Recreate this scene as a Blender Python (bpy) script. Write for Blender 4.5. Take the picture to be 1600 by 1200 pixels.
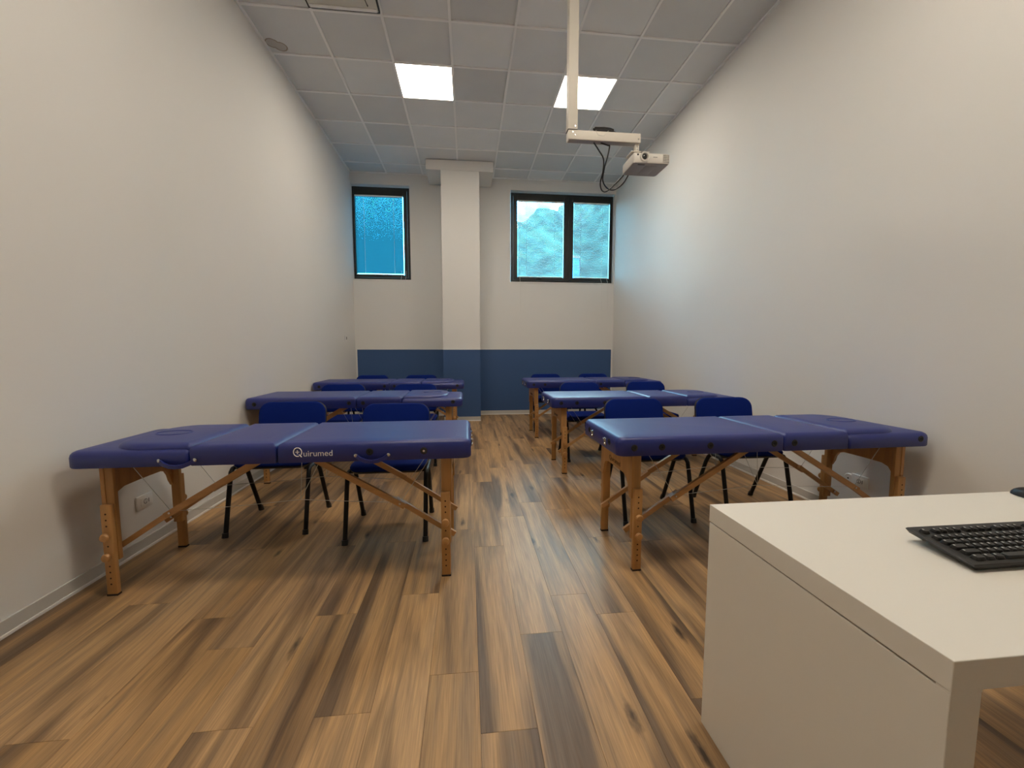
import bpy, bmesh, math, random
from mathutils import Vector, Matrix
random.seed(7)
for o in list(bpy.data.objects): bpy.data.objects.remove(o)
S = bpy.context.scene
C = S.collection
PI = math.pi

# ------------------------------------------------------------------ camera
cd = bpy.data.cameras.new('camera'); cam = bpy.data.objects.new('camera', cd); C.objects.link(cam)
cam.location = (0, 0, 1.2); cam.rotation_euler = (PI/2 - .0865, 0, -.1077)
cd.sensor_width = 36; cd.lens = 639.918/1600*36; cd.clip_start = .02; cd.clip_end = 300
S.camera = cam
S.view_settings.view_transform = 'Standard'; S.view_settings.look = 'None'
S.view_settings.exposure = 0.0; S.view_settings.gamma = 1; S.view_settings.use_curve_mapping = False
LAMP = (24.0, 33.0)         # radiance of the ceiling LED panels
LAMPCOL = (1.0, .885, .735)
SKY = 31.0

# ------------------------------------------------------------------ world: blue sky with soft clouds
W = bpy.data.worlds.new('sky'); S.world = W; W.use_nodes = True
nt = W.node_tree; nt.nodes.clear()
def N(t, typ, **kw):
    n = t.nodes.new(typ)
    for k, v in kw.items():
        if k in n.inputs.keys() if isinstance(k, str) else False: n.inputs[k].default_value = v
        else: setattr(n, k, v)
    return n
tc = N(nt, 'ShaderNodeTexCoord')
sp = N(nt, 'ShaderNodeSeparateXYZ'); nt.links.new(tc.outputs['Generated'], sp.inputs[0])
gr = N(nt, 'ShaderNodeValToRGB'); nt.links.new(sp.outputs['Z'], gr.inputs[0])
gr.color_ramp.elements[0].position = 0.0; gr.color_ramp.elements[0].color = (.10, .56, .80, 1)
gr.color_ramp.elements[1].position = .7; gr.color_ramp.elements[1].color = (.03, .26, .55, 1)
no = N(nt, 'ShaderNodeTexNoise'); no.inputs['Scale'].default_value = 2.1; no.inputs['Detail'].default_value = 6
mp = N(nt, 'ShaderNodeMapping'); mp.inputs['Location'].default_value = (2.3, .4, .1); mp.inputs['Scale'].default_value = (1, 1, 2.2)
nt.links.new(tc.outputs['Generated'], mp.inputs[0]); nt.links.new(mp.outputs[0], no.inputs['Vector'])
cr = N(nt, 'ShaderNodeValToRGB'); nt.links.new(no.outputs['Fac'], cr.inputs[0])
cr.color_ramp.elements[0].position = .47; cr.color_ramp.elements[0].color = (0, 0, 0, 1)
cr.color_ramp.elements[1].position = .62; cr.color_ramp.elements[1].color = (1, 1, 1, 1)
mx = N(nt, 'ShaderNodeMixRGB'); mx.inputs[2].default_value = (.80, .95, 1.05, 1)
nt.links.new(cr.outputs[0], mx.inputs[0]); nt.links.new(gr.outputs[0], mx.inputs[1])
bg = N(nt, 'ShaderNodeBackground'); bg.inputs['Strength'].default_value = SKY
nt.links.new(mx.outputs[0], bg.inputs[0])
wo = N(nt, 'ShaderNodeOutputWorld'); nt.links.new(bg.outputs[0], wo.inputs[0])

# ------------------------------------------------------------------ materials
M = {}
def mat(name, col, rough=.5, metal=0, spec=.5, bump=None, var=None, em=None, coat=0):
    m = bpy.data.materials.new(name); m.use_nodes = True; t = m.node_tree
    b = t.nodes['Principled BSDF']
    b.inputs['Base Color'].default_value = (*col, 1); b.inputs['Roughness'].default_value = rough
    b.inputs['Metallic'].default_value = metal; b.inputs['Specular IOR Level'].default_value = spec
    b.inputs['Coat Weight'].default_value = coat
    if em: b.inputs['Emission Color'].default_value = (*em[0], 1); b.inputs['Emission Strength'].default_value = em[1]
    co = N(t, 'ShaderNodeTexCoord')
    if var:   # (scale xyz, amount): mottled tone
        mpp = N(t, 'ShaderNodeMapping'); mpp.inputs['Scale'].default_value = var[0]
        t.links.new(co.outputs['Object'], mpp.inputs[0])
        n = N(t, 'ShaderNodeTexNoise'); n.inputs['Scale'].default_value = 1; n.inputs['Detail'].default_value = 5
        t.links.new(mpp.outputs[0], n.inputs['Vector'])
        r = N(t, 'ShaderNodeValToRGB'); a = var[1]
        r.color_ramp.elements[0].position = .3; r.color_ramp.elements[1].position = .7
        r.color_ramp.elements[0].color = (*[c*(1-a) for c in col], 1); r.color_ramp.elements[1].color = (*[min(1, c*(1+a)) for c in col], 1)
        t.links.new(n.outputs['Fac'], r.inputs[0]); t.links.new(r.outputs[0], b.inputs['Base Color'])
    if bump:  # (scale, strength, distance)
        n = N(t, 'ShaderNodeTexNoise'); n.inputs['Scale'].default_value = bump[0]; n.inputs['Detail'].default_value = 3
        t.links.new(co.outputs['Object'], n.inputs['Vector'])
        bp = N(t, 'ShaderNodeBump'); bp.inputs['Strength'].default_value = bump[1]; bp.inputs['Distance'].default_value = bump[2]
        t.links.new(n.outputs['Fac'], bp.inputs['Height']); t.links.new(bp.outputs[0], b.inputs['Normal'])
    M[name] = m; return m
mat('wall_paint', (.80, .785, .755), .75, bump=(160, .12, .002), var=((.7, .7, .7), .015))
mat('tile_white', (.76, .775, .775), .9, bump=(420, .25, .002), var=((3, 3, 3), .02))
mat('grid_white', (.90, .90, .89), .45)
mat('plenum', (.25, .25, .25), .9)
mat('dado_blue', (.040, .098, .245), .55, bump=(200, .08, .001))
mat('white_trim', (.86, .85, .82), .45)
mat('skirting', (.60, .59, .56), .4)
mat('vinyl', (.008, .020, .19), .40, spec=.75, bump=(900, .10, .0006))
mat('fabric_blue', (.002, .016, .165), .9, spec=.15, bump=(1500, .3, .0006))
mat('black_plastic', (.012, .012, .013), .45)
mat('black_metal', (.006, .006, .007), .45, spec=.3)
mat('beech', (.47, .245, .085), .42, var=((30, 30, 2.5), .16))
mat('beech_bar', (.49, .26, .10), .42, var=((4, 30, 30), .16))
mat('rubber', (.03, .018, .012), .8)
mat('dark_hole', (.06, .025, .01), .8)
mat('steel', (.62, .62, .62), .25, metal=1)
mat('cable_steel', (.55, .54, .5), .4, metal=.6)
mat('print_white', (.85, .84, .86), .6)
mat('print_dark', (.07, .03, .012), .6)
mat('frame_black', (.016, .018, .017), .4)
mat('desk_white', (.80, .77, .70), .42, bump=(300, .06, .001))
mat('desk_groove', (.30, .27, .22), .7)
mat('mount_white', (.78, .74, .66), .42)
mat('projector_white', (.78, .75, .69), .4)
mat('projector_grey', (.36, .35, .34), .5)
mat('grille', (.10, .095, .09), .6)
mat('glass_dark', (.01, .01, .012), .05, coat=1)
mat('plate_white', (.84, .82, .78), .35)
mat('socket_dark', (.05, .045, .04), .5)
mat('key_black', (.017, .017, .017), .5)
mat('key_print', (.45, .46, .45), .5)
mat('ac_beige', (.62, .60, .53), .5)
mat('cord_white', (.75, .74, .70), .6)
mat('hill_green', (.03, .07, .055), .9, var=((.9, .9, .9), .8))
mat('building_blue', (.05, .22, .42), .7)
mat('ground_grey', (.22, .22, .21), .9, var=((.3, .3, .3), .2))
mat('roof_grey', (.22, .23, .25), .8)

mat('lamp_far', (.9, .9, .9), .5, em=(LAMPCOL, LAMP[0])); mat('lamp_near', (.9, .9, .9), .5, em=(LAMPCOL, LAMP[1]))

# translucent blind slats
def slat_mat(name, dif, trn, fac):
    m = bpy.data.materials.new(name); m.use_nodes = True; t = m.node_tree; t.nodes.remove(t.nodes['Principled BSDF'])
    d = N(t, 'ShaderNodeBsdfDiffuse'); d.inputs[0].default_value = (*dif, 1)
    tr = N(t, 'ShaderNodeBsdfTranslucent'); tr.inputs[0].default_value = (*trn, 1)
    ms = N(t, 'ShaderNodeMixShader'); ms.inputs[0].default_value = fac
    t.links.new(d.outputs[0], ms.inputs[1]); t.links.new(tr.outputs[0], ms.inputs[2]); t.links.new(ms.outputs[0], t.nodes['Material Output'].inputs[0]); M[name] = m
slat_mat('slat_sky_tint', (.06, .30, .38), (.013, .135, .192), .5)  # cyan daylight behind the closed left blind is put into this slat colour
slat_mat('slat_white', (.40, .50, .54), (.05, .09, .10), .25)
# window glass: thin clear pane
m = bpy.data.materials.new('pane'); m.use_nodes = True; t = m.node_tree; t.nodes.remove(t.nodes['Principled BSDF'])
a = N(t, 'ShaderNodeBsdfTransparent'); a.inputs[0].default_value = (.82, .95, .96, 1)
g = N(t, 'ShaderNodeBsdfGlossy'); g.inputs['Roughness'].default_value = .02
f = N(t, 'ShaderNodeFresnel'); ms = N(t, 'ShaderNodeMixShader')
t.links.new(f.outputs[0], ms.inputs[0]); t.links.new(a.outputs[0], ms.inputs[1]); t.links.new(g.outputs[0], ms.inputs[2]); t.links.new(ms.outputs[0], t.nodes['Material Output'].inputs[0]); M['pane'] = m

# oak floor plank: every plank its own tone and figure
m = bpy.data.materials.new('oak'); m.use_nodes = True; t = m.node_tree; b = t.nodes['Principled BSDF']
L = t.links.new
co = N(t, 'ShaderNodeTexCoord'); oi = N(t, 'ShaderNodeObjectInfo')
off = N(t, 'ShaderNodeVectorMath', operation='SCALE'); L(oi.outputs['Location'], off.inputs[0]); off.inputs['Scale'].default_value = 7.31
ad = N(t, 'ShaderNodeVectorMath', operation='ADD'); L(co.outputs['Object'], ad.inputs[0]); L(off.outputs[0], ad.inputs[1])
def stretched(sx, sy, scale, detail, rough=.55, dist=0):
    mp = N(t, 'ShaderNodeMapping'); mp.inputs['Scale'].default_value = (sx, sy, 1); L(ad.outputs[0], mp.inputs[0])
    n = N(t, 'ShaderNodeTexNoise'); n.inputs['Scale'].default_value = scale; n.inputs['Detail'].default_value = detail
    n.inputs['Roughness'].default_value = rough; n.inputs['Distortion'].default_value = dist
    L(mp.outputs[0], n.inputs['Vector']); return n.outputs['Fac']
def ramp(src, *stops):
    r = N(t, 'ShaderNodeValToRGB'); e = r.color_ramp.elements
    while len(e) < len(stops): e.new(.5)
    for i, (p, c) in enumerate(stops): e[i].position = p; e[i].color = (*c, 1)
    L(src, r.inputs[0]); return r.outputs[0]
def mixc(mode, fac, a, bb):
    x = N(t, 'ShaderNodeMixRGB', blend_type=mode)
    if isinstance(fac, (int, float)): x.inputs[0].default_value = fac
    else: L(fac, x.inputs[0])
    L(a, x.inputs[1])
    if isinstance(bb, tuple): x.inputs[2].default_value = (*bb, 1)
    else: L(bb, x.inputs[2])
    return x.outputs[0]
tone = ramp(oi.outputs['Random'], (0, (.47, .275, .115)), (.5, (.58, .348, .155)), (1, (.52, .325, .160)))
band = ramp(stretched(7, .55, 1, 4, .5, .5), (.47, (0, 0, 0)), (.63, (.95, .95, .95)))
c1 = mixc('MIX', band, tone, (.125, .074, .040))
band2 = ramp(stretched(22, 1.0, 1, 4, .55, .8), (.45, (0, 0, 0)), (.75, (.8, .8, .8)))
c1 = mixc('MIX', band2, c1, (.22, .150, .095))
grain = ramp(stretched(190, 5, 1, 3, .6), (.3, (.72, .72, .72)), (.7, (1.12, 1.12, 1.12)))
c1 = mixc('MULTIPLY', 1, c1, grain)
mpv = N(t, 'ShaderNodeMapping'); mpv.inputs['Scale'].default_value = (5.2, 1.35, 1); L(ad.outputs[0], mpv.inputs[0])
vo = N(t, 'ShaderNodeTexVoronoi'); vo.inputs['Scale'].default_value = 1; L(mpv.outputs[0], vo.inputs['Vector'])
nd = N(t, 'ShaderNodeMath', operation='MULTIPLY_ADD'); L(stretched(40, 14, 1, 3), nd.inputs[0]); nd.inputs[1].default_value = .16; L(vo.outputs['Distance'], nd.inputs[2])
knot = ramp(nd.outputs[0], (.10, (1, 1, 1)), (.19, (0, 0, 0)))
c1 = mixc('MIX', knot, c1, (.045, .026, .014))
L(c1, b.inputs['Base Color'])
b.inputs['Roughness'].default_value = .44; b.inputs['Specular IOR Level'].default_value = .45
bp = N(t, 'ShaderNodeBump'); bp.inputs['Strength'].default_value = .12; bp.inputs['Distance'].default_value = .001
L(grain, bp.inputs['Height']); L(bp.outputs[0], b.inputs['Normal'])
M['oak'] = m

# ceiling tile with an old two-lobed water stain (object space of that tile)
t = M['tile_white'].node_tree; b = t.nodes['Principled BSDF']; src = b.inputs['Base Color'].links[0].from_socket
oi = N(t, 'ShaderNodeObjectInfo'); mr = N(t, 'ShaderNodeMapRange'); mr.inputs['To Min'].default_value = .86; mr.inputs['To Max'].default_value = 1.06
t.links.new(oi.outputs['Random'], mr.inputs['Value'])
sc = N(t, 'ShaderNodeVectorMath', operation='SCALE'); t.links.new(src, sc.inputs[0]); t.links.new(mr.outputs[0], sc.inputs['Scale']); t.links.new(sc.outputs[0], b.inputs['Base Color'])
m = M['tile_white'].copy(); m.name = 'tile_stained'; t = m.node_tree; b = t.nodes['Principled BSDF']; L = t.links.new
src = b.inputs['Base Color'].links[0].from_socket
co = N(t, 'ShaderNodeTexCoord')
nn = N(t, 'ShaderNodeTexNoise'); nn.inputs['Scale'].default_value = 22; L(co.outputs['Object'], nn.inputs['Vector'])
def lobe(cx, cy, r):
    s = N(t, 'ShaderNodeVectorMath', operation='DISTANCE'); s.inputs[1].default_value = (cx, cy, 0); L(co.outputs['Object'], s.inputs[0])
    q = N(t, 'ShaderNodeMath', operation='DIVIDE'); L(s.outputs['Value'], q.inputs[0]); q.inputs[1].default_value = r*2; return q.outputs[0]
mn = N(t, 'ShaderNodeMath', operation='MINIMUM'); L(lobe(-.225, .165, .062), mn.inputs[0]); L(lobe(-.165, .205, .062), mn.inputs[1])
ma = N(t, 'ShaderNodeMath', operation='MULTIPLY_ADD'); L(nn.outputs['Fac'], ma.inputs[0]); ma.inputs[1].default_value = .12; L(mn.outputs[0], ma.inputs[2])
rr = N(t, 'ShaderNodeValToRGB'); e = rr.color_ramp.elements
e[0].position = .47; e[0].color = (.38, .38, .38, 1); e[1].position = .62; e[1].color = (0, 0, 0, 1)
k = e.new(.53); k.color = (.9, .9, .9, 1); k = e.new(.565); k.color = (.5, .5, .5, 1)
L(ma.outputs[0], rr.inputs[0])
x = N(t, 'ShaderNodeMixRGB'); x.inputs[2].default_value = (.20, .12, .05, 1); L(rr.outputs[0], x.inputs[0]); L(src, x.inputs[1]); L(x.outputs[0], b.inputs['Base Color'])
M['tile_stained'] = m

# ------------------------------------------------------------------ mesh helpers
def bx(bm, x0, x1, y0, y1, z0, z1, bev=0):
    r = bmesh.ops.create_cube(bm, size=1)
    vs = r['verts']
    for v in vs:
        v.co = ((x0+x1)/2 + v.co.x*(x1-x0), (y0+y1)/2 + v.co.y*(y1-y0), (z0+z1)/2 + v.co.z*(z1-z0))
    if bev:
        es = list({e for v in vs for e in v.link_edges})
        bmesh.ops.bevel(bm, geom=es, offset=bev, segments=2, affect='EDGES', profile=.5)
    return bm
def tube(bm, pts, r, n=8, caps=True, sq=None):
    """swept tube; r scalar or list; sq=(half width, half height) sweeps a rectangle instead"""
    pts = [Vector(p) for p in pts]; rings = []
    up = None
    for i, p in enumerate(pts):
        d = (pts[min(i+1, len(pts)-1)] - pts[max(i-1, 0)]).normalized()
        if up is None:
            up = Vector((0, 0, 1)) if abs(d.z) < .9 else Vector((0, 1, 0))
        s = d.cross(up).normalized(); up = s.cross(d).normalized()
        rr = r[i] if isinstance(r, (list, tuple)) else r
        if sq: ring = [bm.verts.new(p + s*a*sq[0] + up*c*sq[1]) for a, c in ((1, 1), (-1, 1), (-1, -1), (1, -1))]
        else: ring = [bm.verts.new(p + (s*math.cos(2*PI*k/n) + up*math.sin(2*PI*k/n))*rr) for k in range(n)]
        rings.append(ring)
    m_ = len(rings[0])
    for a, c in zip(rings, rings[1:]):
        for k in range(m_): bm.faces.new((a[k], a[(k+1) % m_], c[(k+1) % m_], c[k]))
    if caps:
        bm.faces.new(rings[0][::-1]); bm.faces.new(rings[-1])
    return bm
def disc(bm, c, axis, prof, n=16):
    """lathe: prof = [(radius, height along axis)]"""
    ax = Vector(axis).normalized(); s = ax.orthogonal().normalized(); u = ax.cross(s); rings = []
    for r, h in prof:
        rings.append([bm.verts.new(Vector(c) + ax*h + (s*math.cos(2*PI*k/n) + u*math.sin(2*PI*k/n))*r) for k in range(n)])
    for a, b_ in zip(rings, rings[1:]):
        for k in range(n): bm.faces.new((a[k], a[(k+1) % n], b_[(k+1) % n], b_[k]))
    bm.faces.new(rings[0][::-1]); bm.faces.new(rings[-1]); return bm
def prism(bm, poly, axis, a, b_):
    """extrude a 2-D polygon along axis x/y/z from a to b"""
    def P(u, v, w): return {'x': (w, u, v), 'y': (u, w, v), 'z': (u, v, w)}[axis]
    A = [bm.verts.new(P(u, v, a)) for u, v in poly]; B = [bm.verts.new(P(u, v, b_)) for u, v in poly]
    n = len(poly)
    for k in range(n): bm.faces.new((A[k], A[(k+1) % n], B[(k+1) % n], B[k]))
    bm.faces.new(A[::-1]); bm.faces.new(B); return bm
def rrect(x0, x1, y0, y1, rs, inset=0, n=6):
    """rounded rectangle outline; rs = radius at (x0y0, x1y0, x1y1, x0y1)"""
    x0 += inset; x1 -= inset; y0 += inset; y1 -= inset; out = []
    for (cx, cy, sx, sy, a0), r in zip(((x0, y0, 1, 1, PI), (x1, y0, -1, 1, 1.5*PI), (x1, y1, -1, -1, 0), (x0, y1, 1, -1, .5*PI)), rs):
        r = max(r - inset, .004)
        for k in range(n+1):
            a = a0 + (PI/2)*k/n
            out.append((cx + sx*r + r*math.cos(a), cy + sy*r + r*math.sin(a)))
    return out
def slab(bm, rings):
    """rings: list of (outline, z) with the same point count; closed at both ends"""
    R_ = [[bm.verts.new((x, y, z)) for x, y in o] for o, z in rings]
    n = len(R_[0])
    for a, b_ in zip(R_, R_[1:]):
        for k in range(n): bm.faces.new((a[k], a[(k+1) % n], b_[(k+1) % n], b_[k]))
    bm.faces.new(R_[0][::-1]); bm.faces.new(R_[-1]); return bm
def mesh_of(name, bm, material, smooth=35):
    bmesh.ops.recalc_face_normals(bm, faces=bm.faces)
    me = bpy.data.meshes.new(name); bm.to_mesh(me); bm.free()
    if smooth:
        for p in me.polygons: p.use_smooth = True
        me.set_sharp_from_angle(angle=math.radians(smooth))
    me.materials.append(M[material]); return me
def obj(name, bm, material, parent=None, smooth=35, loc=None):
    o = bpy.data.objects.new(name, mesh_of(name, bm, material, smooth)); C.objects.link(o)
    if parent: o.parent = parent
    if loc: o.location = loc
    return o
def link(name, me, parent, loc=(0, 0, 0), rot=(0, 0, 0)):
    o = bpy.data.objects.new(name, me); C.objects.link(o); o.parent = parent; o.location = loc; o.rotation_euler = rot; return o
B = bmesh.new
def tag(o, label=None, cat=None, group=None, kind=None):
    if label: o['label'] = label
    if cat: o['category'] = cat
    if group: o['group'] = group
    if kind: o['kind'] = kind
    return o
def thing(name, label, cat, loc=(0, 0, 0), rz=0, group=None):
    o = bpy.data.objects.new(name, None); C.objects.link(o); o.empty_display_size = .1
    o.location = loc; o.rotation_euler = (0, 0, rz); return tag(o, label, cat, group)
def struct(name, bm, material, label=None, smooth=0):
    return tag(obj(name, bm, material, None, smooth), label, None, None, 'structure')
def copy_tree(o, parent=None):
    c = o.copy(); C.objects.link(c); c.parent = parent
    for ch in o.children: copy_tree(ch, c)
    return c
def text_mesh(name, s, size, extrude, material):
    cu = bpy.data.curves.new(name, 'FONT'); cu.body = s; cu.size = size; cu.extrude = extrude; cu.resolution_u = 3
    to = bpy.data.objects.new(name, cu); C.objects.link(to)
    bpy.context.view_layer.update()
    me = bpy.data.meshes.new_from_object(to.evaluated_get(bpy.context.evaluated_depsgraph_get()))
    bpy.data.objects.remove(to); me.materials.clear(); me.materials.append(M[material]); return me

# ------------------------------------------------------------------ room shell
XL, XR, YF, YB, H = -1.937, 2.678, -3.1, 7.388, 4.144
T = .2
struct('wall_left', bx(B(), XL-T, XL, YF-T, YB+T, 0, H+.15), 'wall_paint', 'long plain white wall on the left')
struct('wall_right', bx(B(), XR, XR+T, YF-T, YB+T, 0, H+.15), 'wall_paint', 'long plain white wall on the right')
struct('wall_front', bx(B(), XL, XR, YF-T, YF, 0, H+.15), 'wall_paint', 'white wall behind the teacher desk')
w1 = (XL, -.965, 2.375, 3.962); w2 = (.772, 2.662, 2.375, 3.962)
bm = B()
bx(bm, XL, XR, YB, YB+T, 0, 2.375); bx(bm, XL, XR, YB, YB+T, 3.962, H+.15)
bx(bm, w1[1], w2[0], YB, YB+T, 2.375, 3.962); bx(bm, w2[1], XR, YB, YB+T, 2.375, 3.962)
wall_back = struct('wall_back', bm, 'wall_paint', 'white end wall with two high windows and a blue lower panel')

# pillar with wider head against the end wall
PX0, PX1, PY = -.397, .209, 6.765
bm = B(); bx(bm, PX0, PX1, PY, YB, 0, 3.99, .006)
pillar = struct('wall_pillar', bm, 'wall_paint', 'square white pillar standing against the end wall')
obj('pillar_head', bx(B(), -.625, .432, PY, YB, 3.99, H), 'wall_paint', pillar, 0)

# blue dado panels with white edge strips
def dado(parent, x0, x1, y, z0=.075, z1=1.181, left=True, right=True):
    obj('dado_panel', bx(B(), x0, x1, y-.008, y, z0, z1, .001), 'dado_blue', parent, 0)['label'] = 'blue painted lower panel'
    bm = B(); bx(bm, x0-(.014 if left else 0), x1+(.014 if right else 0), y-.012, y, z1, z1+.012); obj('edge_strip', bm, 'white_trim', parent, 0)
    if left: obj('edge_strip', bx(B(), x0-.014, x0, y-.012, y, z0, z1), 'white_trim', parent, 0)
    if right: obj('edge_strip', bx(B(), x1, x1+.014, y-.012, y, z0, z1), 'white_trim', parent, 0)
dado(wall_back, -1.905, PX0, YB, right=False); dado(wall_back, PX1, 2.645, YB, left=False)
dado(pillar, PX0, PX1, PY, left=False, right=False)

# baseboards: satin band over a white bottom bead
def baseboard(name, label, boxes):
    bm = B()
    for b_ in boxes: bx(bm, *b_[:4], .014, .074, .002)
    o = struct(name, bm, 'skirting', label)
    bm = B()
    for x0, x1, y0, y1, ax, s in boxes:
        if ax == 'x': bx(bm, x0-(.004 if s < 0 else 0), x1+(.004 if s > 0 else 0), y0, y1, 0, .016, .002)
        else: bx(bm, x0, x1, y0-.004, y1, 0, .016, .002)
    obj('bottom_bead', bm, 'white_trim', o, 0)
baseboard('baseboard_left', 'grey skirting with white bead along the left wall', [(XL, XL+.011, YF, YB, 'x', 1)])
baseboard('baseboard_right', 'grey skirting with white bead along the right wall', [(XR-.011, XR, YF, YB, 'x', -1)])
baseboard('baseboard_back', 'pale skirting along the end wall and pillar foot',
          [(XL+.012, PX0, YB-.011, YB, 'y', 0), (PX1, XR-.012, YB-.011, YB, 'y', 0), (PX0, PX1, PY-.011, PY, 'y', 0)])

# floor: oak planks 18 cm wide, 1.215 m long
floor = struct('floor', bx(B(), XL-T, XR+T, YF-T, YB+T, -.12, -.006), 'plenum', 'warm brown oak plank floor')
PW, PLN = .18, 1.215
def plank_mesh(w, l):
    bm = B(); g = .0003
    bx(bm, -w/2+g, w/2-g, -l/2+g, l/2-g, -.006, 0, 0)
    top = [e for e in bm.edges if all(v.co.z > -.001 for v in e.verts)]
    bmesh.ops.bevel(bm, geom=top, offset=.0006, segments=1, affect='EDGES')
    return mesh_of('plank', bm, 'oak', 0)
full = plank_mesh(PW, PLN); cache = {}
known = {0: 1.185, 1: 1.614, 2: 1.868, 3: 1.708, 4: 2.45, -1: 1.435, -2: 1.95, -3: 1.30, 5: 1.15}
for k in range(-11, 15):
    x0, x1 = .03+PW*k, .03+PW*(k+1)
    cx0, cx1 = max(x0, XL), min(x1, XR)
    if cx1-cx0 < .01: continue
    j0 = known.get(k, random.uniform(0, PLN))
    n0 = math.floor((YF-j0)/PLN)
    for n_ in range(n0, n0+11):
        y0, y1 = max(j0+n_*PLN, YF), min(j0+(n_+1)*PLN, YB)
        if y1-y0 < .01: continue
        w, l = round(cx1-cx0, 4), round(y1-y0, 4)
        if (w, l) == (PW, PLN): me = full
        else:
            if (w, l) not in cache: cache[w, l] = plank_mesh(w, l)
            me = cache[w, l]
        link('plank', me, floor, ((cx0+cx1)/2, (y0+y1)/2, 0))

# ceiling: 60 cm grid of mineral tiles between white rails
ceiling = struct('ceiling', bx(B(), XL, XR, YF, YB, H+.06, H+.14), 'plenum', 'suspended ceiling of square white tiles')
GX = [-1.932+.6*k for k in range(8)]; GY = [4.01+.6*k for k in range(-12, 6)]
xs = [XL]+[g for g in GX if g > XL+.05]+[XR]; ys = [YF]+[g for g in GY if g > YF+.05]+[YB]
PANELS = [(2, 4.61), (5, 4.61), (2, 1.01), (5, 1.01)]     # (column index in xs, row start)
ACCELL = (1, 3.41)
tcache = {}
for i in range(len(xs)-1):
    for j in range(len(ys)-1):
        if any(i == a and abs(ys[j]-b_) < .05 for a, b_ in PANELS+[ACCELL]): continue
        w, l = round(xs[i+1]-xs[i]-.006, 3), round(ys[j+1]-ys[j]-.006, 3)
        stained = i == 0 and abs(ys[j]-4.01) < .05
        key = (w, l, stained)
        if key not in tcache: tcache[key] = mesh_of('ceiling_tile', bx(B(), -w/2, w/2, -l/2, l/2, 0, .015, .002), 'tile_stained' if stained else 'tile_white', 0)
        link('ceiling_tile', tcache[key], ceiling, ((xs[i]+xs[i+1])/2, (ys[j]+ys[j+1])/2, H+.011),
             (random.uniform(-.004, .004), random.uniform(-.004, .004), 0))
for g in xs[1:-1]: obj('grid_rail', bx(B(), g-.012, g+.012, YF, YB, H, H+.02, .0015), 'grid_white', ceiling, 0)
for g in ys[1:-1]: obj('grid_rail', bx(B(), XL, XR, g-.012, g+.012, H+.0005, H+.02, .0015), 'grid_white', ceiling, 0)
bm = B(); bx(bm, XL, XL+.022, YF, YB, H-.004, H+.02); bx(bm, XR-.022, XR, YF, YB, H-.004, H+.02)
bx(bm, XL+.022, -.625, YB-.022, YB, H-.004, H+.02); bx(bm, .432, XR-.022, YB-.022, YB, H-.004, H+.02)
obj('edge_angle', bm, 'grid_white', ceiling, 0)

# LED panels
lab = ['lit square LED panel left of the projector pole', 'lit square LED panel behind the white projector pole',
       'lit square LED panel above the left side near the camera', 'lit square LED panel above the teacher desk']
for (i, y), lb in zip(PANELS, lab):
    p = thing('ceiling_light', lb, 'ceiling light', ((xs[i]+xs[i+1])/2, y+.3, H), 0, 'square LED panels in the ceiling grid')
    bm = B()
    for s in (-1, 1):
        bx(bm, s*.294-.004, s*.294+.004, -.298, .298, -.002, .02); bx(bm, -.29, .29, s*.294-.004, s*.294+.004, -.002, .02)
    obj('frame', bm, 'grid_white', p, 0)
    obj('diffuser', bx(B(), -.29, .29, -.29, .29, .002, .012), 'lamp_far' if y > 3 else 'lamp_near', p, 0)

# hanging unit in the grid at the top left
u = thing('air_unit', 'beige vented ceiling unit with black edges at top left', 'air conditioner', (-1.02, 3.62, H))
obj('housing', bx(B(), -.285, .285, -.28, .275, -.062, .05, .004), 'ac_beige', u)
bm = B(); bx(bm, -.296, -.286, -.29, .287, -.060, -.035); bx(bm, .286, .296, -.29, .287, -.060, -.035); bx(bm, -.286, .286, .277, .287, -.060, -.035)
obj('black_trim', bm, 'black_plastic', u, 0)
obj('white_lip', bx(B(), -.275, .275, .235, .268, -.070, -.062, .002), 'white_trim', u)
gv = obj('vent', bx(B(), -.245, .02, -.05, .11, -.066, -.062), 'grille', u, 0)
sl = mesh_of('vent_slat', bx(B(), -.003, .003, -.08, .08, -.004, 0), 'ac_beige', 0)
for k in range(14): link('vent_slat', sl, gv, (-.235+.019*k, .03, -.066))
bm = B(); tube(bm, [(.20, .11, -.064), (.20, .11, -.075), (.21, .20, -.075), (.21, .20, -.064)], .004, 6); obj('latch', bm, 'grille', u)

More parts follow.
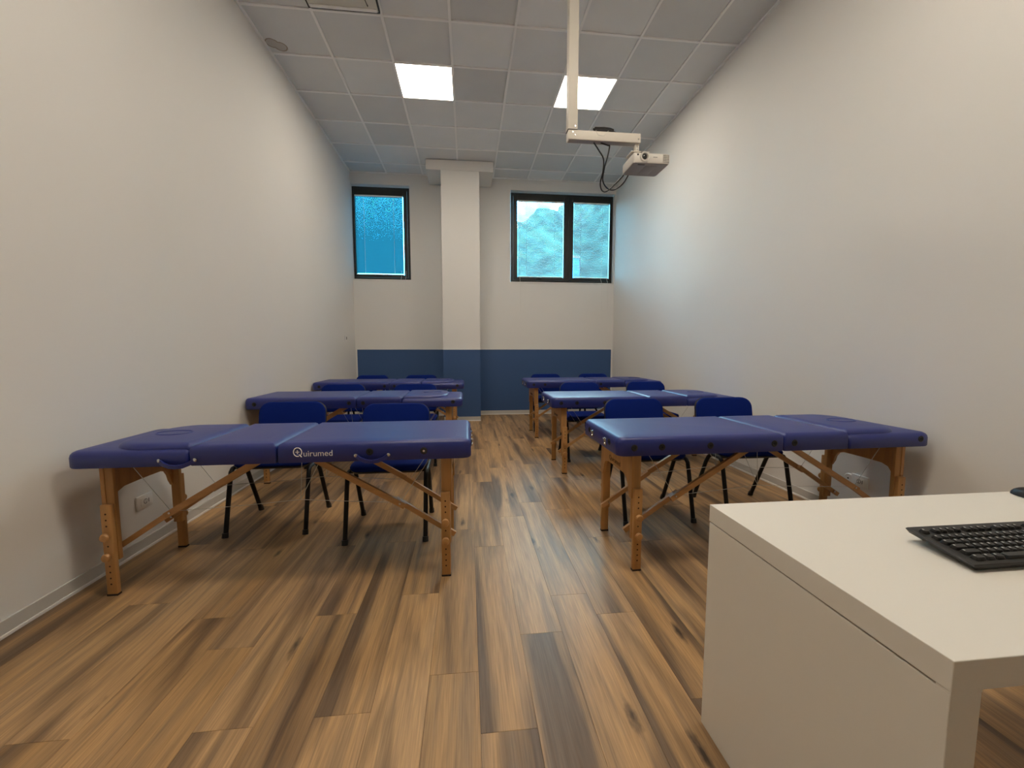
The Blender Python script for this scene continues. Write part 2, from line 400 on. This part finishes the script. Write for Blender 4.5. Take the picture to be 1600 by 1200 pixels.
# ------------------------------------------------------------------ windows (dark frames set 9 cm into the wall)
FY = 7.478
def window(n, label, x0, x1, z0, z1, lights):
    w = tag(bpy.data.objects.new('window_%d' % n, None), label, None, None, 'structure'); C.objects.link(w)
    w.location = ((x0+x1)/2, FY, z0); cx = (x0+x1)/2
    bm = B(); f = .042
    bx(bm, x0-cx, x0-cx+f, 0, .06, 0, z1-z0); bx(bm, x1-cx-f, x1-cx, 0, .06, 0, z1-z0)
    bx(bm, x0-cx+f, x1-cx-f, 0, .06, 0, f); bx(bm, x0-cx+f, x1-cx-f, 0, .06, z1-z0-f, z1-z0)
    if len(lights) > 1: bx(bm, 1.795-cx, 1.873-cx, .045, .075, f, z1-z0-f)
    obj('frame', bm, 'frame_black', w, 0)
    for (s0, s1, g0, g1, hz0, hz1) in lights:
        bm = B(); a, b_, c, d_ = s0-cx, s1-cx, f+.003, z1-z0-f-.003
        zz0, zz1 = hz0-z0, hz1-z0
        bx(bm, a, g0-cx, -.012, .05, c, d_, .003); bx(bm, g1-cx, b_, -.012, .05, c, d_, .003)
        bx(bm, g0-cx, g1-cx, -.012, .05, c, zz0, .003); bx(bm, g0-cx, g1-cx, -.012, .05, zz1, d_, .003)
        s = obj('sash', bm, 'frame_black', w, 0)
        obj('pane', bx(B(), g0-cx-.004, g1-cx+.004, .024, .03, zz0-.004, zz1+.004), 'pane', s, 0)
        bm = B(); mx_ = (g0+g1)/2-cx
        bx(bm, mx_-.016, mx_+.016, -.022, -.012, c+.012, c+.032, .002); bx(bm, mx_-.07, mx_+.012, -.034, -.022, c+.016, c+.028, .003)
        obj('handle', bm, 'black_metal', s)
    return w
window(1, 'single dark-framed window on the left of the pillar', XL+.002, -.975, 2.388, 3.95, [(-1.932, -1.02, -1.905, -1.082, 2.478, 3.815)])
window(2, 'double dark-framed window on the right of the pillar', .785, 2.660, 2.388, 3.95,
       [(.830, 1.8335, .902, 1.747, 2.482, 3.825), (1.8345, 2.616, 1.925, 2.60, 2.482, 3.825)])
# sill boards
for k, (x0, x1, lb) in enumerate([(XL+.001, -.966, 'thin white sill under the left window'), (.773, 2.661, 'thin white sill under the double window')]):
    struct('trim_%d' % (k+1), bx(B(), x0, x1, YB-.012, FY, 2.370, 2.386, .001), 'white_trim', lb)

# venetian blinds, every slat its own piece
def blind(label, x0, x1, z0, z1, cords, close, sm, tilt=0):
    b_ = thing('venetian_blind', label, 'blind', ((x0+x1)/2, FY-.002, z1), 0, 'white venetian blinds on the window sashes')
    w = (x1-x0)/2-.012
    obj('head_rail', bx(B(), -w, w, -.010, .012, -.024, -.002, .002), 'white_trim', b_)
    bm = B(); pr = [(-.0115, .0), (-.006, .0016), (0, .0022), (.006, .0016), (.0115, 0)]
    up = [bm.verts.new((-w, y, z)) for y, z in pr]; dn = [bm.verts.new((w, y, z)) for y, z in pr]
    for k in range(4): bm.faces.new((up[k], up[k+1], dn[k+1], dn[k]))
    me = mesh_of('slat', bm, sm, 60)
    n = int((z1-z0-.045)/.0215)
    for k in range(n):
        link('slat', me, b_, (0, .002, -.036-.0215*k), (math.radians(close), tilt*(k/n)**3, 0))
    obj('bottom_rail', bx(B(), -w, w, -.008, .010, -.036-.0215*n-.014, -.036-.0215*n, .002), 'white_trim', b_).rotation_euler = (0, tilt*.2, 0)
    for s in (-.62, .62):
        bm = B(); tube(bm, [(s*w, -.0125, -.02), (s*w, -.0125, -.036-.0215*n)], .0018, 5); obj('ladder_cord', bm, 'cord_white', b_)
    for c in cords:
        bm = B(); tube(bm, [(x-(x0+x1)/2, y, z-z1) for x, y, z in c], .0022, 5); obj('pull_cord', bm, 'cord_white', b_)
def loop(xa, xb, zt, zb, y=-.112):
    m_ = (xa+xb)/2; r = (xb-xa)/2
    return [(xa, -.016, zt), (xa, -.04, 2.46), (xa, y, 2.37)]+[(xa, y, zb+r)]+[(m_-r*math.cos(a), y, zb+r-r*math.sin(a)) for a in (.5, 1, 1.57, 2.1, 2.6)]+[(xb, y, zb+r), (xb, y, 2.37), (xb, -.04, 2.46), (xb, -.016, zt)]
blind('venetian blind on the single left window, cyan daylight put into its slat colour', -1.905, -1.082, 2.478, 3.815, [loop(-1.13, -1.055, 2.55, 2.04)], 79, 'slat_sky_tint')
blind('bright white venetian blind on the wider double-window sash by the pillar', .902, 1.747, 2.482, 3.825, [[(.945, -.016, 3.7), (.945, -.018, 2.50), (.945, -.05, 2.44), (.945, -.112, 2.36), (.95, -.112, 1.86)]], 43, 'slat_white')
blind('venetian blind on the narrower double-window sash by the right wall', 1.925, 2.60, 2.482, 3.825, [loop(2.44, 2.555, 2.55, 1.88)], 52, 'slat_white')

# ------------------------------------------------------------------ outside the windows
g = struct('ground', bx(B(), -60, 60, YB+T+.5, 120, -.6, -.4), 'ground_grey', 'pale yard outside the windows')
bm = B(); nx, ny = 70, 26; grid = []
rnd = random.Random(3)
for j in range(ny):
    row = []
    for i in range(nx):
        x = -10+62*i/(nx-1); y = 26+30*j/(ny-1)
        rise = min(1, j/9)
        hgt = (12.0 + 1.8*math.sin(x*.11-.9) + 1.0*math.sin(x*.43+1) + .9*math.sin(x*1.1))*rise**.7
        ramp_l = min(1, max(0, (x+7.5)/11))
        row.append(bm.verts.new((x, y, -.5+hgt*ramp_l*(1+.02*j)+rnd.uniform(-.35, .35))))
    grid.append(row)
for j in range(ny-1):
    for i in range(nx-1): bm.faces.new((grid[j][i], grid[j][i+1], grid[j+1][i+1], grid[j+1][i]))
tag(obj('wooded_hill', bm, 'hill_green', None, 80), 'green wooded hillside seen through the double window', None, None, 'structure')
bl = thing('building', 'blue building outside seen through the right blind', 'building', (5.25, 20, -.4))
obj('wall', prism(B(), [(-.25, 0), (.22, 0), (1.35, 4), (.65, 4)], 'z', 0, 6.0), 'building_blue', bl, 0); obj('roof', prism(B(), [(-.28, -.05), (.26, -.05), (1.40, 4.05), (.64, 4.05)], 'z', 6.0, 6.12), 'roof_grey', bl, 0)

# ------------------------------------------------------------------ massage tables
LH, WH = .936, .30       # half length, half width
ZB, ZT = .645, .742
def pad(bm, x0, x1, y0, y1, rs, zb, zt, e=.026, crown=.004):
    st = [(0.004, zb), (0, zb+.006), (0, zt-.030)]
    st += [(e*(1-math.cos(a)), zt-.030+.030*math.sin(a)-crown*0) for a in (PI*.14, PI*.27, PI*.39, PI*.5)]
    st += [(e+.05, zt+crown)]
    return slab(bm, [(rrect(x0, x1, y0, y1, rs, i), z) for i, z in st])
def make_table():
    t = thing('massage_table', '', 'massage table')
    X2 = -.395
    obj('long_pad', pad(B(), .0015, LH, -WH, WH, (.012, .045, .045, .012), ZB, ZT), 'vinyl', t, 50)
    obj('middle_pad', pad(B(), X2+.0015, -.0015, -WH, WH, (.012,)*4, ZB, ZT), 'vinyl', t, 50)
    hp = obj('head_pad', pad(B(), -LH, X2-.0015, -WH, WH, (.06, .012, .012, .06), ZB, ZT-.019, .034), 'vinyl', t, 50)
    # raised cushion of the head section
    ol = lambda i: rrect(-.80, X2-.002, -WH+.024, WH-.024, (.17, .02, .02, .17), i)
    rp = obj('raised_cushion', slab(B(), [(ol(.004), ZT-.06), (ol(.002), ZT-.030), (ol(0), ZT-.018), (ol(.005), ZT-.006), (ol(.016), ZT+.002), (ol(.045), ZT+.007)]), 'vinyl', hp, 50)
    # face-hole plug: oval rim and slightly domed plug
    bm = B(); pts = [(-.645+.085*math.cos(a), .06*math.sin(a), ZT+.0065) for a in [2*PI*k/28 for k in range(29)]]
    tube(bm, pts, .0045, 6, False); obj('face_plug', bm, 'vinyl', hp)
    # legs
    for sx in (-1, 1):
        for sy in (-1, 1):
            x, y = sx*.803, sy*.222
            lg = obj('leg', bx(B(), x-.024, x+.024, y-.012, y+.012, .17, ZB, .004), 'beech', t)
            yo = sy*.2465
            obj('leg_extension', bx(B(), x-.026, x+.021, yo-.012, yo+.012, .008, .455, .004), 'beech', lg)
            obj('foot', bx(B(), x-.027, x+.022, yo-.013, yo+.013, 0, .010, .002), 'rubber', lg)
            for z in (.30, .20):
                bm = B(); disc(bm, (x-.003, yo+sy*.012, z), (0, sy, 0), [(.008, 0), (.010, .006), (.019, .009), (.021, .016), (.017, .024), (.006, .026)], 14)
                obj('knob', bm, 'beech', lg)
            bm = B()
            for z in (.06, .09, .12, .15, .25, .35, .38, .41): disc(bm, (x-.003, yo+sy*.0118, z), (0, sy, 0), [(.0045, 0), (.0045, .0007)], 8)
            obj('peg_holes', bm, 'dark_hole', lg, 0)
    # shaped boards joining each leg pair
    half = [(.238, .645), (.238, .40), (.212, .398), (.194, .43), (.184, .465), (.165, .492), (.125, .506), (.0, .508)]
    poly = half + [(-y, z) for y, z in half[-2::-1]]
    bd = obj('end_board', prism(B(), poly, 'x', .803+.012, .803+.030), 'beech', t, 30)
    lt = link('lettering', text_mesh('lettering', 'Quirumed', .042, .0004, 'print_dark'), bd, (.8335, -.095, .526), (PI/2, 0, PI/2))
    obj('end_board', prism(B(), poly, 'x', -.803-.030, -.803-.012), 'beech', t, 30)
    # folding braces with hinge plates
    for sx in (-1, 1):
        for sy in (-1, 1):
            y = sy*.196
            br = obj('brace', tube(B(), [(sx*.13, y, .640), (sx*.585, y, .368)], 0, sq=(.009, .015)), 'beech_bar', t, 30)
            yl = y+sy*.0185 if False else y-sy*.0185
            obj('lower_brace', tube(B(), [(sx*.535, yl, .402), (sx*.845, yl, .195)], 0, sq=(.009, .013)), 'beech_bar', br, 30)
            bm = B(); disc(bm, (sx*.56, y+sy*.011-.0, .385), (0, -sy, 0), [(.006, -.003), (.006, .034)], 8); obj('pivot', bm, 'steel', br); bm = B(); disc(bm, (sx*.803, yl-.022, .222), (0, 1, 0), [(.006, 0), (.006, .044)], 8)
            obj('pivot', bm, 'steel', br)
            bm = B(); tube(bm, [(sx*.56, y-sy*.004, .388), (sx*.735, y-sy*.004, .644)], .0016, 5); obj('cable', bm, 'cable_steel', t)
    for sy in (-1, 1):
        y = sy*.193
        bm = B(); tube(bm, [(-.56, y, .388), (-.2, y, .405), (.06, y, .424), (.3, y, .405), (.56, y, .388)], .0015, 5)
        tube(bm, [(.06, y, .424), (.075, y, .648)], .0015, 5); tube(bm, [(.06, y, .424), (.17, y, .64)], .0015, 5)
        obj('cable', bm, 'cable_steel', t)
    # carrying handles on the lettered side
    for x in (-.44, .45):
        hd = obj('handle', tube(B(), [(x-.078, -WH-.006, .674), (x-.055, -WH-.016, .660), (x-.03, -WH-.020, .650), (x, -WH-.022, .647), (x+.03, -WH-.020, .650), (x+.055, -WH-.016, .660), (x+.078, -WH-.006, .674)], 0, sq=(.004, .009)), 'vinyl', t, 50)
        for s in (-1, 1):
            bm = B(); disc(bm, (x+s*.078, -WH-.004, .676), (0, -1, 0), [(.009, 0), (.009, .006), (.005, .009)], 12); obj('stud', bm, 'steel', hd)
    # recessed buttons
    def button(x, y, z, ax, metal=False):
        bm = B(); disc(bm, (x, y, z), ax, [(.016, -.002), (.018, .002), (.014, .004), (.010, .0015)], 16); g_ = obj('button', bm, 'black_plastic', t)
        bm = B(); disc(bm, (x, y, z), ax, [(.006, .001), (.006, .006)], 8); obj('rivet', bm, 'steel' if metal else 'black_metal', g_)
    button(.437, -WH, .692, (0, -1, 0)); button(.70, -WH, .690, (0, -1, 0), True)
    for x in (-.85, -.06, .06, .43, .70, .85): button(x, WH, .690, (0, 1, 0))
    for y in (-.17, .17): button(LH, y, .695, (1, 0, 0))
    # closing clasps on the foot end
    for y in (-.11, .11):
        bm = B(); bx(bm, LH, LH+.004, y-.016, y+.016, .664, .704, .001); tube(bm, [(LH+.004, y-.01, .69), (LH+.009, y-.01, .70), (LH+.009, y+.01, .70), (LH+.004, y+.01, .69)], .003, 6); disc(bm, (LH+.004, y, .672), (1, 0, 0), [(.008, 0), (.006, .005)], 10)
        obj('clasp', bm, 'steel', t)
    # printed mark on the long side: ringed cross and lettering
    bm = B(); cx, cz, R1 = .098, .699, .019
    pts = [(cx+R1*math.cos(a), -WH-.0012, cz+R1*1.12*math.sin(a)) for a in [(-1.0+6.0*k/26) for k in range(27)]]
    tube(bm, pts, .0024, 4)
    tube(bm, [(cx+.006, -WH-.0012, cz-.012), (cx+.018, -WH-.0012, cz-.025)], .0024, 4)
    bx(bm, cx-.010, cx+.008, -WH-.002, -WH-.0005, cz-.0018, cz+.0018); bx(bm, cx-.003, cx+.001, -WH-.002, -WH-.0005, cz-.010, cz+.010)
    lg = obj('logo', bm, 'print_white', t, 0)
    link('lettering', text_mesh('lettering', 'uirumed', .0415, .0004, 'print_white'), lg, (cx+.0245, -WH-.0012, cz-.022), (PI/2, 0, 0))
    return t
proto = make_table()
tabs = [  # centre x, y, rotation, lift, label
    (-.9225, 2.352, 0, 0, 'blue massage table nearest on the left, white lettering on its side'),
    (1.694, 2.308, PI+.018, 0, 'blue massage table nearest on the right, behind the white desk'),
    (-.986, 4.025, PI, .028, 'blue massage table in the middle of the left row'),
    (1.716, 4.025, PI, 0, 'blue massage table in the middle of the right row'),
    (-.986, 5.585, PI, .036, 'farthest blue massage table in the left row by the pillar'),
    (1.716, 5.62, PI, .034, 'farthest blue massage table in the right row under the double window')]
for k, (x, y, rz, lift, lb) in enumerate(tabs):
    o = proto if k == 0 else copy_tree(proto)
    o.location = (x, y, 0); o.rotation_euler = (0, 0, rz); tag(o, lb, 'massage table', 'blue folding massage tables in two rows')
    if lift:   # taller setting: legs pulled out further
        o.location.z = lift
        for ch in o.children:
            if ch.name.split('.')[0] == 'leg':
                for g_ in ch.children: g_.location.z -= lift

# ------------------------------------------------------------------ chairs
def make_chair():
    c = thing('chair', '', 'chair')
    # seat cushion over black shell
    sr = lambda i: rrect(-.237, .237, .085, .515, (.07, .07, .05, .05), i)
    st = obj('seat', slab(B(), [(sr(.012), .425), (sr(.002), .436), (sr(.0), .448), (sr(.008), .462), (sr(.03), .470), (sr(.09), .468)]), 'fabric_blue', c, 60)
    obj('seat_shell', slab(B(), [(sr(.06), .402), (sr(.02), .412), (sr(.006), .426)]), 'black_plastic', st, 60)
    # backrest: local panel then tilted back
    def bpanel(y0, y1, ins, seg):
        bm = B(); rings = []
        for i, y in ((ins+.012, y0), (ins+.002, y0+.006), (ins, (y0+y1)/2), (ins+.004, y1)):
            rings.append((rrect(-.238, .238, -.155, .155, (.05, .05, .085, .085), i, 8), y))
        slab(bm, rings)
        for v in bm.verts:
            x, z, y = v.co.x, v.co.y, v.co.z
            v.co = (x*(1-.0*z), y-.018*(1-(x/.238)**2)*-1, z)
        bmesh.ops.rotate(bm, verts=bm.verts, cent=(0, 0, 0), matrix=Matrix.Rotation(-math.radians(11), 3, 'X'))
        bmesh.ops.translate(bm, verts=bm.verts, vec=(0, .49, .655))
        return bm
    bk = obj('backrest', bpanel(-.022, .006, 0.003, 8), 'fabric_blue', c, 60)
    obj('back_shell', bpanel(.0055, .022, 0, 8), 'black_plastic', bk, 60)
    # tubular frame
    for s in (-1, 1):
        x = s*.243
        fr = obj('front_leg', tube(B(), [(x, .012, .012), (x, .095, .34), (x, .112, .395), (x, .135, .413), (x, .18, .414)], .0145, 10), 'black_metal', c, 50)
        bm = B(); tube(bm, [(x, .006, 0), (x, .012, .03)], [.019, .018], 10); obj('foot', bm, 'black_plastic', fr)
        rl = obj('rear_leg', tube(B(), [(x, .462, .012), (x, .315, .335), (x*.985, .285, .385), (x*.93, .27, .402)], .0145, 10), 'black_metal', c, 50)
        bm = B(); tube(bm, [(x, .470, 0), (x, .458, .03)], [.019, .018], 10); obj('foot', bm, 'black_plastic', rl)
        obj('side_rail', tube(B(), [(x, .17, .414), (x, .46, .414), (x*.98, .498, .425), (x*.9, .515, .46), (x*.75, .525, .53), (x*.72, .545, .70)], .0125, 10), 'black_metal', c, 50)
    obj('cross_bar', tube(B(), [(-.23, .27, .400), (.23, .27, .400)], .012, 8), 'black_metal', c, 50)
    obj('cross_bar', tube(B(), [(-.243, .17, .408), (.243, .17, .408)], .010, 8), 'black_metal', c, 50)
    return c
cp = make_chair()
chairs = [
    (-1.300, 2.685, .0, 'blue chair behind the nearest left table, on the wall side'),
    (-.516, 2.503, .0, 'blue chair behind the nearest left table, on the aisle side'),
    (1.300, 2.580, .0, 'blue chair behind the nearest right table, on the aisle side'),
    (2.048, 2.585, -.02, 'blue chair behind the nearest right table, on the wall side'),
    (-1.375, 4.200, .0, 'blue chair behind the middle left table, on the wall side'),
    (-.582, 4.155, .0, 'blue chair behind the middle left table, on the aisle side'),
    (1.300, 4.155, .0, 'blue chair behind the middle right table, on the aisle side'),
    (2.125, 4.200, .0, 'blue chair behind the middle right table, on the wall side'),
    (-1.405, 5.745, .0, 'blue chair behind the farthest left table, on the wall side'),
    (-.690, 5.718, .0, 'blue chair behind the farthest left table, beside the pillar'),
    (1.205, 5.775, .0, 'blue chair behind the farthest right table, on the aisle side'),
    (1.960, 5.765, .0, 'blue chair behind the farthest right table, on the wall side')]
for k, (x, y, rz, lb) in enumerate(chairs):
    o = cp if k == 0 else copy_tree(cp)
    o.location = (x, y, 0); o.rotation_euler = (0, 0, rz); tag(o, lb, 'chair', 'blue fabric chairs behind the tables')

# ------------------------------------------------------------------ teacher desk
D = thing('desk', 'white desk with thick panels at the lower right', 'desk', (.737, .512, 0))
DL, DD, DH = 1.45, .64, .722
obj('desk_top', bx(B(), 0, DL, 0, DD, .670, DH, .0015), 'desk_white', D, 0)
for x0 in (0.0, DL-.057):
    obj('side_panel', bx(B(), x0+.001, x0+.057, .001, DD-.001, 0, .666, .0015), 'desk_white', D, 0)
    obj('front_edge', bx(B(), x0+.001, x0+.057, .001, .022, .6655, .6705), 'desk_white', D, 0)
    obj('joint', bx(B(), x0+.004, x0+.053, .022, DD-.004, .6655, .6705), 'desk_groove', D, 0)

# keyboard, raised at the back on its feet
K = thing('keyboard', 'black computer keyboard lying on the white desk', 'keyboard', (1.075, .728, DH)); tl = math.radians(6.5)
kb = bpy.data.objects.new
def tilt(bm): bmesh.ops.rotate(bm, verts=bm.verts, cent=(0, 0, 0), matrix=Matrix.Rotation(tl, 3, 'X')); return bm
bm = B(); lo = [(.006, .004), (.448, .004), (.440, .148), (.018, .148)]; hi = [(-.004, 0), (.458, 0), (.450, .153), (.010, .153)]
A1 = [bm.verts.new((x, y, .003)) for x, y in lo]; A2 = [bm.verts.new((x, y, .013)) for x, y in hi]; A3 = [bm.verts.new((x*.985+.004, y*.97+.003, .016)) for x, y in hi]
for a, b_ in ((A1, A2), (A2, A3)):
    for k in range(4): bm.faces.new((a[k], a[(k+1) % 4], b_[(k+1) % 4], b_[k]))
bm.faces.new(A1[::-1]); bm.faces.new(A3)
obj('body', tilt(bm), 'key_black', K, 20)
for x in (.05, .40): obj('foot', bx(B(), x, x+.03, .133, .143, 0, .020, .001), 'black_plastic', K)
kcache = {}
def key(x, y, w, mark=True):
    if w not in kcache:
        bm = B(); h_ = .0075
        b0 = rrect(0, w, 0, .0165, (.002,)*4, 0, 2); b1 = rrect(0, w, 0, .0165, (.003,)*4, .0022, 2)
        slab(bm, [(b0, 0), (b0, .002), (b1, h_)]); kcache[w] = mesh_of('keycap', bm, 'key_black', 40)
        kcache[w, 'p'] = mesh_of('legend', bx(B(), .004, .008, .0085, .0125, h_, h_+.0002), 'key_print', 0)
    z = .0155
    o = link('keycap', kcache[w], K, (x, y*math.cos(tl)-z*math.sin(tl), y*math.sin(tl)+z*math.cos(tl)), (tl, 0, 0))
    if mark: link('legend', kcache[w, 'p'], o)
P_ = .0188
rows = [(.014, [.026, .022, .022, .105, .022, .022, .022]), (.0335, [.0425]+[.017]*10+[.05]), (.0525, [.033]+[.017]*11+[.040]), (.0715, [.0265]+[.017]*12+[.026]), (.0905, [.017]*13+[.036])]
for y, ws in rows:
    x = .022
    for w in ws: key(x, y, w, w < .05); x += w+.0018
    for c_ in range(3):
        if y in (.014,) or y > .07: key(.312+c_*P_, y, .017, False)
    for c_ in range(4): key(.372+c_*P_, y, .017)
x = .022
for k in range(13):
    key(x, .118, .017, True); x += P_+(.011 if k in (0, 4, 8) else 0)
for c_ in range(3): key(.312+c_*P_, .118, .017, False)

Ms = thing('computer_mouse', 'small black rounded mouse at the far right edge of the desk', 'mouse', (1.802, 1.09, DH))
bm = B(); bmesh.ops.create_uvsphere(bm, u_segments=20, v_segments=12, radius=1)
for v in bm.verts: v.co = (v.co.x*.034, v.co.y*.055, max(0, v.co.z)*.030+.001)
obj('shell', bm, 'black_plastic', Ms, 60)
bm = B(); disc(bm, (0, -.030, .024), (1, 0, 0), [(.006, -.003), (.007, 0), (.006, .003)], 12); obj('wheel', bm, 'grille', Ms)

# ------------------------------------------------------------------ projector on its ceiling bracket
PM = thing('projector_mount', 'white ceiling pole with side arm carrying the projector', 'bracket', (.812, 3.235, H))
h = lambda z: z-H
obj('pole', bx(B(), -.037, .037, -.035, .035, h(2.862), 0, .003), 'mount_white', PM)
obj('ceiling_plate', bx(B(), -.08, .08, -.08, .08, -.012, -.004, .002), 'mount_white', PM)
obj('arm', bx(B(), -.034, .538, -.035, .035, h(2.790), h(2.858), .003), 'mount_white', PM)
obj('arm_seam', bx(B(), -.039, .036, -.0365, .036, h(2.857), h(2.863)), 'grille', PM, 0)
obj('arm_channel', bx(B(), -.025, .53, -.024, .024, h(2.7885), h(2.7905)), 'projector_grey', PM, 0)
for x, z in ((.018, 2.885), (.018, 2.82), (.0, 2.842), (.52, 2.815)):
    bm = B(); disc(bm, (x, -.035, h(z)), (0, -1, 0), [(.006, 0), (.005, .003)], 10); obj('screw', bm, 'steel', PM)
st = obj('stem', bx(B(), .505, .535, -.015, .02, h(2.735), h(2.792), .003), 'mount_white', PM)
bm = B(); disc(bm, (.52, -.016, h(2.768)), (0, -1, 0), [(.006, 0), (.005, .004)], 8); obj('bolt', bm, 'steel', st); bm = B(); disc(bm, (.52, -.016, h(2.748)), (0, -1, 0), [(.006, 0), (.005, .004)], 8); obj('bolt', bm, 'steel', st)
obj('mount_plate', bx(B(), .47, .62, -.02, .10, h(2.728), h(2.735), .002), 'mount_white', PM)

PJ = thing('projector', 'white projector with round lens hanging under the ceiling arm', 'projector', (1.443, 3.20, 2.640))
bo = lambda i: rrect(-.149, .149, 0, .245, (.02, .02, .03, .03), i)
obj('body', slab(B(), [(bo(.004), .004), (bo(0), .010), (bo(0), .066), (bo(.006), .078), (bo(.02), .084), (bo(.06), .087)]), 'projector_white', PJ, 45)
un = obj('underside', slab(B(), [(bo(.012), 0), (bo(.006), .0045)]), 'projector_grey', PJ, 0)
obj('lamp_cover', bx(B(), -.03, .06, .04, .20, -.003, 0, .001), 'projector_grey', un)
obj('label_plate', bx(B(), -.10, -.045, .02, .035, -.0015, 0), 'grille', un, 0)
bm = B(); disc(bm, (-.060, .012, .046), (0, -1, 0), [(.037, 0), (.037, .022), (.033, .026), (.026, .026), (.022, .014)], 28); ln = obj('lens_ring', bm, 'projector_white', PJ, 40)
bm = B(); disc(bm, (-.060, .0, .046), (0, -1, 0), [(.021, .0), (.021, .006), (.014, .011), (.004, .013)], 24); obj('lens', bm, 'glass_dark', ln, 60)
bm = B(); disc(bm, (-.112, .001, .062), (0, -1, 0), [(.007, 0), (.007, .003)], 12); obj('sensor', bm, 'black_plastic', PJ)
gv = obj('vent', bx(B(), .092, .143, -.0015, .004, .014, .070), 'grille', PJ, 0)
me = mesh_of('vent_bar', bx(B(), -.002, .002, -.004, 0, -.028, .028), 'projector_white', 0)
for k in range(5): link('vent_bar', me, gv, (.095+.0115*k, -.001, .042))
me = mesh_of('vent_bar', bx(B(), -.025, .025, -.0035, 0, -.0013, .0013), 'projector_white', 0)
for k in range(5): link('vent_bar', me, gv, (.1175, -.001, .018+.012*k))
obj('badge', bx(B(), .012, .046, -.001, .002, .044, .051), 'projector_grey', PJ, 0)
obj('focus_tab', bx(B(), -.085, -.035, .005, .05, .084, .0885, .001), 'projector_grey', PJ)

def cable(label, pts, r, n=40):
    pts = [Vector(p) for p in pts]; out = []
    for i in range(len(pts)-1):
        p0, p1, p2, p3 = pts[max(i-1, 0)], pts[i], pts[i+1], pts[min(i+2, len(pts)-1)]
        for k in range(8):
            u_ = k/8
            out.append(.5*((2*p1)+(-p0+p2)*u_+(2*p0-5*p1+4*p2-p3)*u_*u_+(-p0+3*p1-3*p2+p3)*u_**3))
    out.append(pts[-1]); bm = B(); tube(bm, out, r, 7)
    return tag(obj('projector_cable', bm, 'black_plastic', None, 60), label, 'cable')
cable('black cable hanging from the arm in a long loop to the projector',
      [(.985, 3.23, 2.787), (1.03, 3.24, 2.735), (1.075, 3.26, 2.68), (1.085, 3.30, 2.60), (1.085, 3.36, 2.54), (1.12, 3.42, 2.505), (1.18, 3.47, 2.52), (1.27, 3.48, 2.60), (1.33, 3.455, 2.665)], .0055)
cable('shorter black cable looping tightly beside the long one below the arm',
      [(1.04, 3.23, 2.787), (1.10, 3.235, 2.774), (1.115, 3.24, 2.77), (1.105, 3.25, 2.70), (1.09, 3.28, 2.62), (1.10, 3.34, 2.55), (1.16, 3.40, 2.515), (1.24, 3.46, 2.53), (1.32, 3.475, 2.59), (1.36, 3.452, 2.66)], .0055)
CB = thing('cable_bundle', 'coiled black cable bundle tied on top of the projector arm', 'cable', (1.06, 3.235, 2.858))
for k, (dy, dz, a, b_) in enumerate([(-.026, .016, -.085, .075), (-.018, .030, -.07, .08), (.002, .012, -.08, .06), (-.024, .008, -.075, .10)]):
    bm = B(); tube(bm, [(a, dy, dz), (a+.03, dy*.5, dz+.006), (0, dy, dz+.003), (b_-.03, dy, dz), (b_, dy*.3, dz-.002)], .0075, 7); obj('strand', bm, 'black_plastic', CB, 60)
bm = B(); pts = [(-.07, -.037, .004), (-.05, -.037, -.03), (-.01, -.037, -.034), (.03, -.037, .004)]; tube(bm, pts, .0018, 5); obj('tie', bm, 'cord_white', CB)

# ------------------------------------------------------------------ sockets and switch
def socket(label, side, y, z, extra=False):
    x = XL if side > 0 else XR
    s = thing('wall_socket', label, 'socket', (x, y, z), 0 if side > 0 else PI)
    obj('plate', bx(B(), 0, .010, -.061, .061, -.041, .041, .004), 'plate_white', s)
    mo = obj('module', bx(B(), .010, .0125, -.034, .034, -.0235, .0235, .001), 'plate_white', s)
    bm = B(); disc(bm, (.0125, 0, 0), (1, 0, 0), [(.015, 0), (.015, .0008)], 18); bx(bm, .0125, .0133, .022, .026, -.012, .012)
    obj('recess', bm, 'socket_dark', mo)
    bm = B(); disc(bm, (.0128, 0, 0), (1, 0, 0), [(.013, 0), (.011, .0012)], 18); obj('insert', bm, 'plate_white', mo)
    bm = B()
    for dz in (-.007, 0, .007): disc(bm, (.0138, 0, dz), (1, 0, 0), [(.0028, 0), (.0028, .0006)], 8)
    obj('pin_holes', bm, 'socket_dark', mo)
    if extra:
        bm = B(); disc(bm, (0, -.082, -.002), (1, 0, 0), [(.034, 0), (.034, .006), (.030, .010)], 24); r_ = obj('round_cover', bm, 'plate_white', s)
        bm = B(); disc(bm, (.010, -.082, -.002), (1, 0, 0), [(.006, 0), (.005, .002)], 10); obj('screw', bm, 'socket_dark', r_)
    return s
socket('white wall socket low on the left wall under the table', 1, 2.605, .290)
socket('white wall socket with round cover low on the right wall', -1, 2.475, .290, True)
sw = thing('wall_switch', 'small white switch plate far along the left wall', 'switch', (XL, 6.83, 1.365))
obj('plate', bx(B(), 0, .010, -.055, .055, -.042, .042, .003), 'plate_white', sw)
obj('rocker', bx(B(), .010, .014, -.032, -.002, -.022, .022, .002), 'white_trim', sw)
obj('rocker', bx(B(), .010, .014, .002, .032, -.022, .022, .002), 'socket_dark', sw)
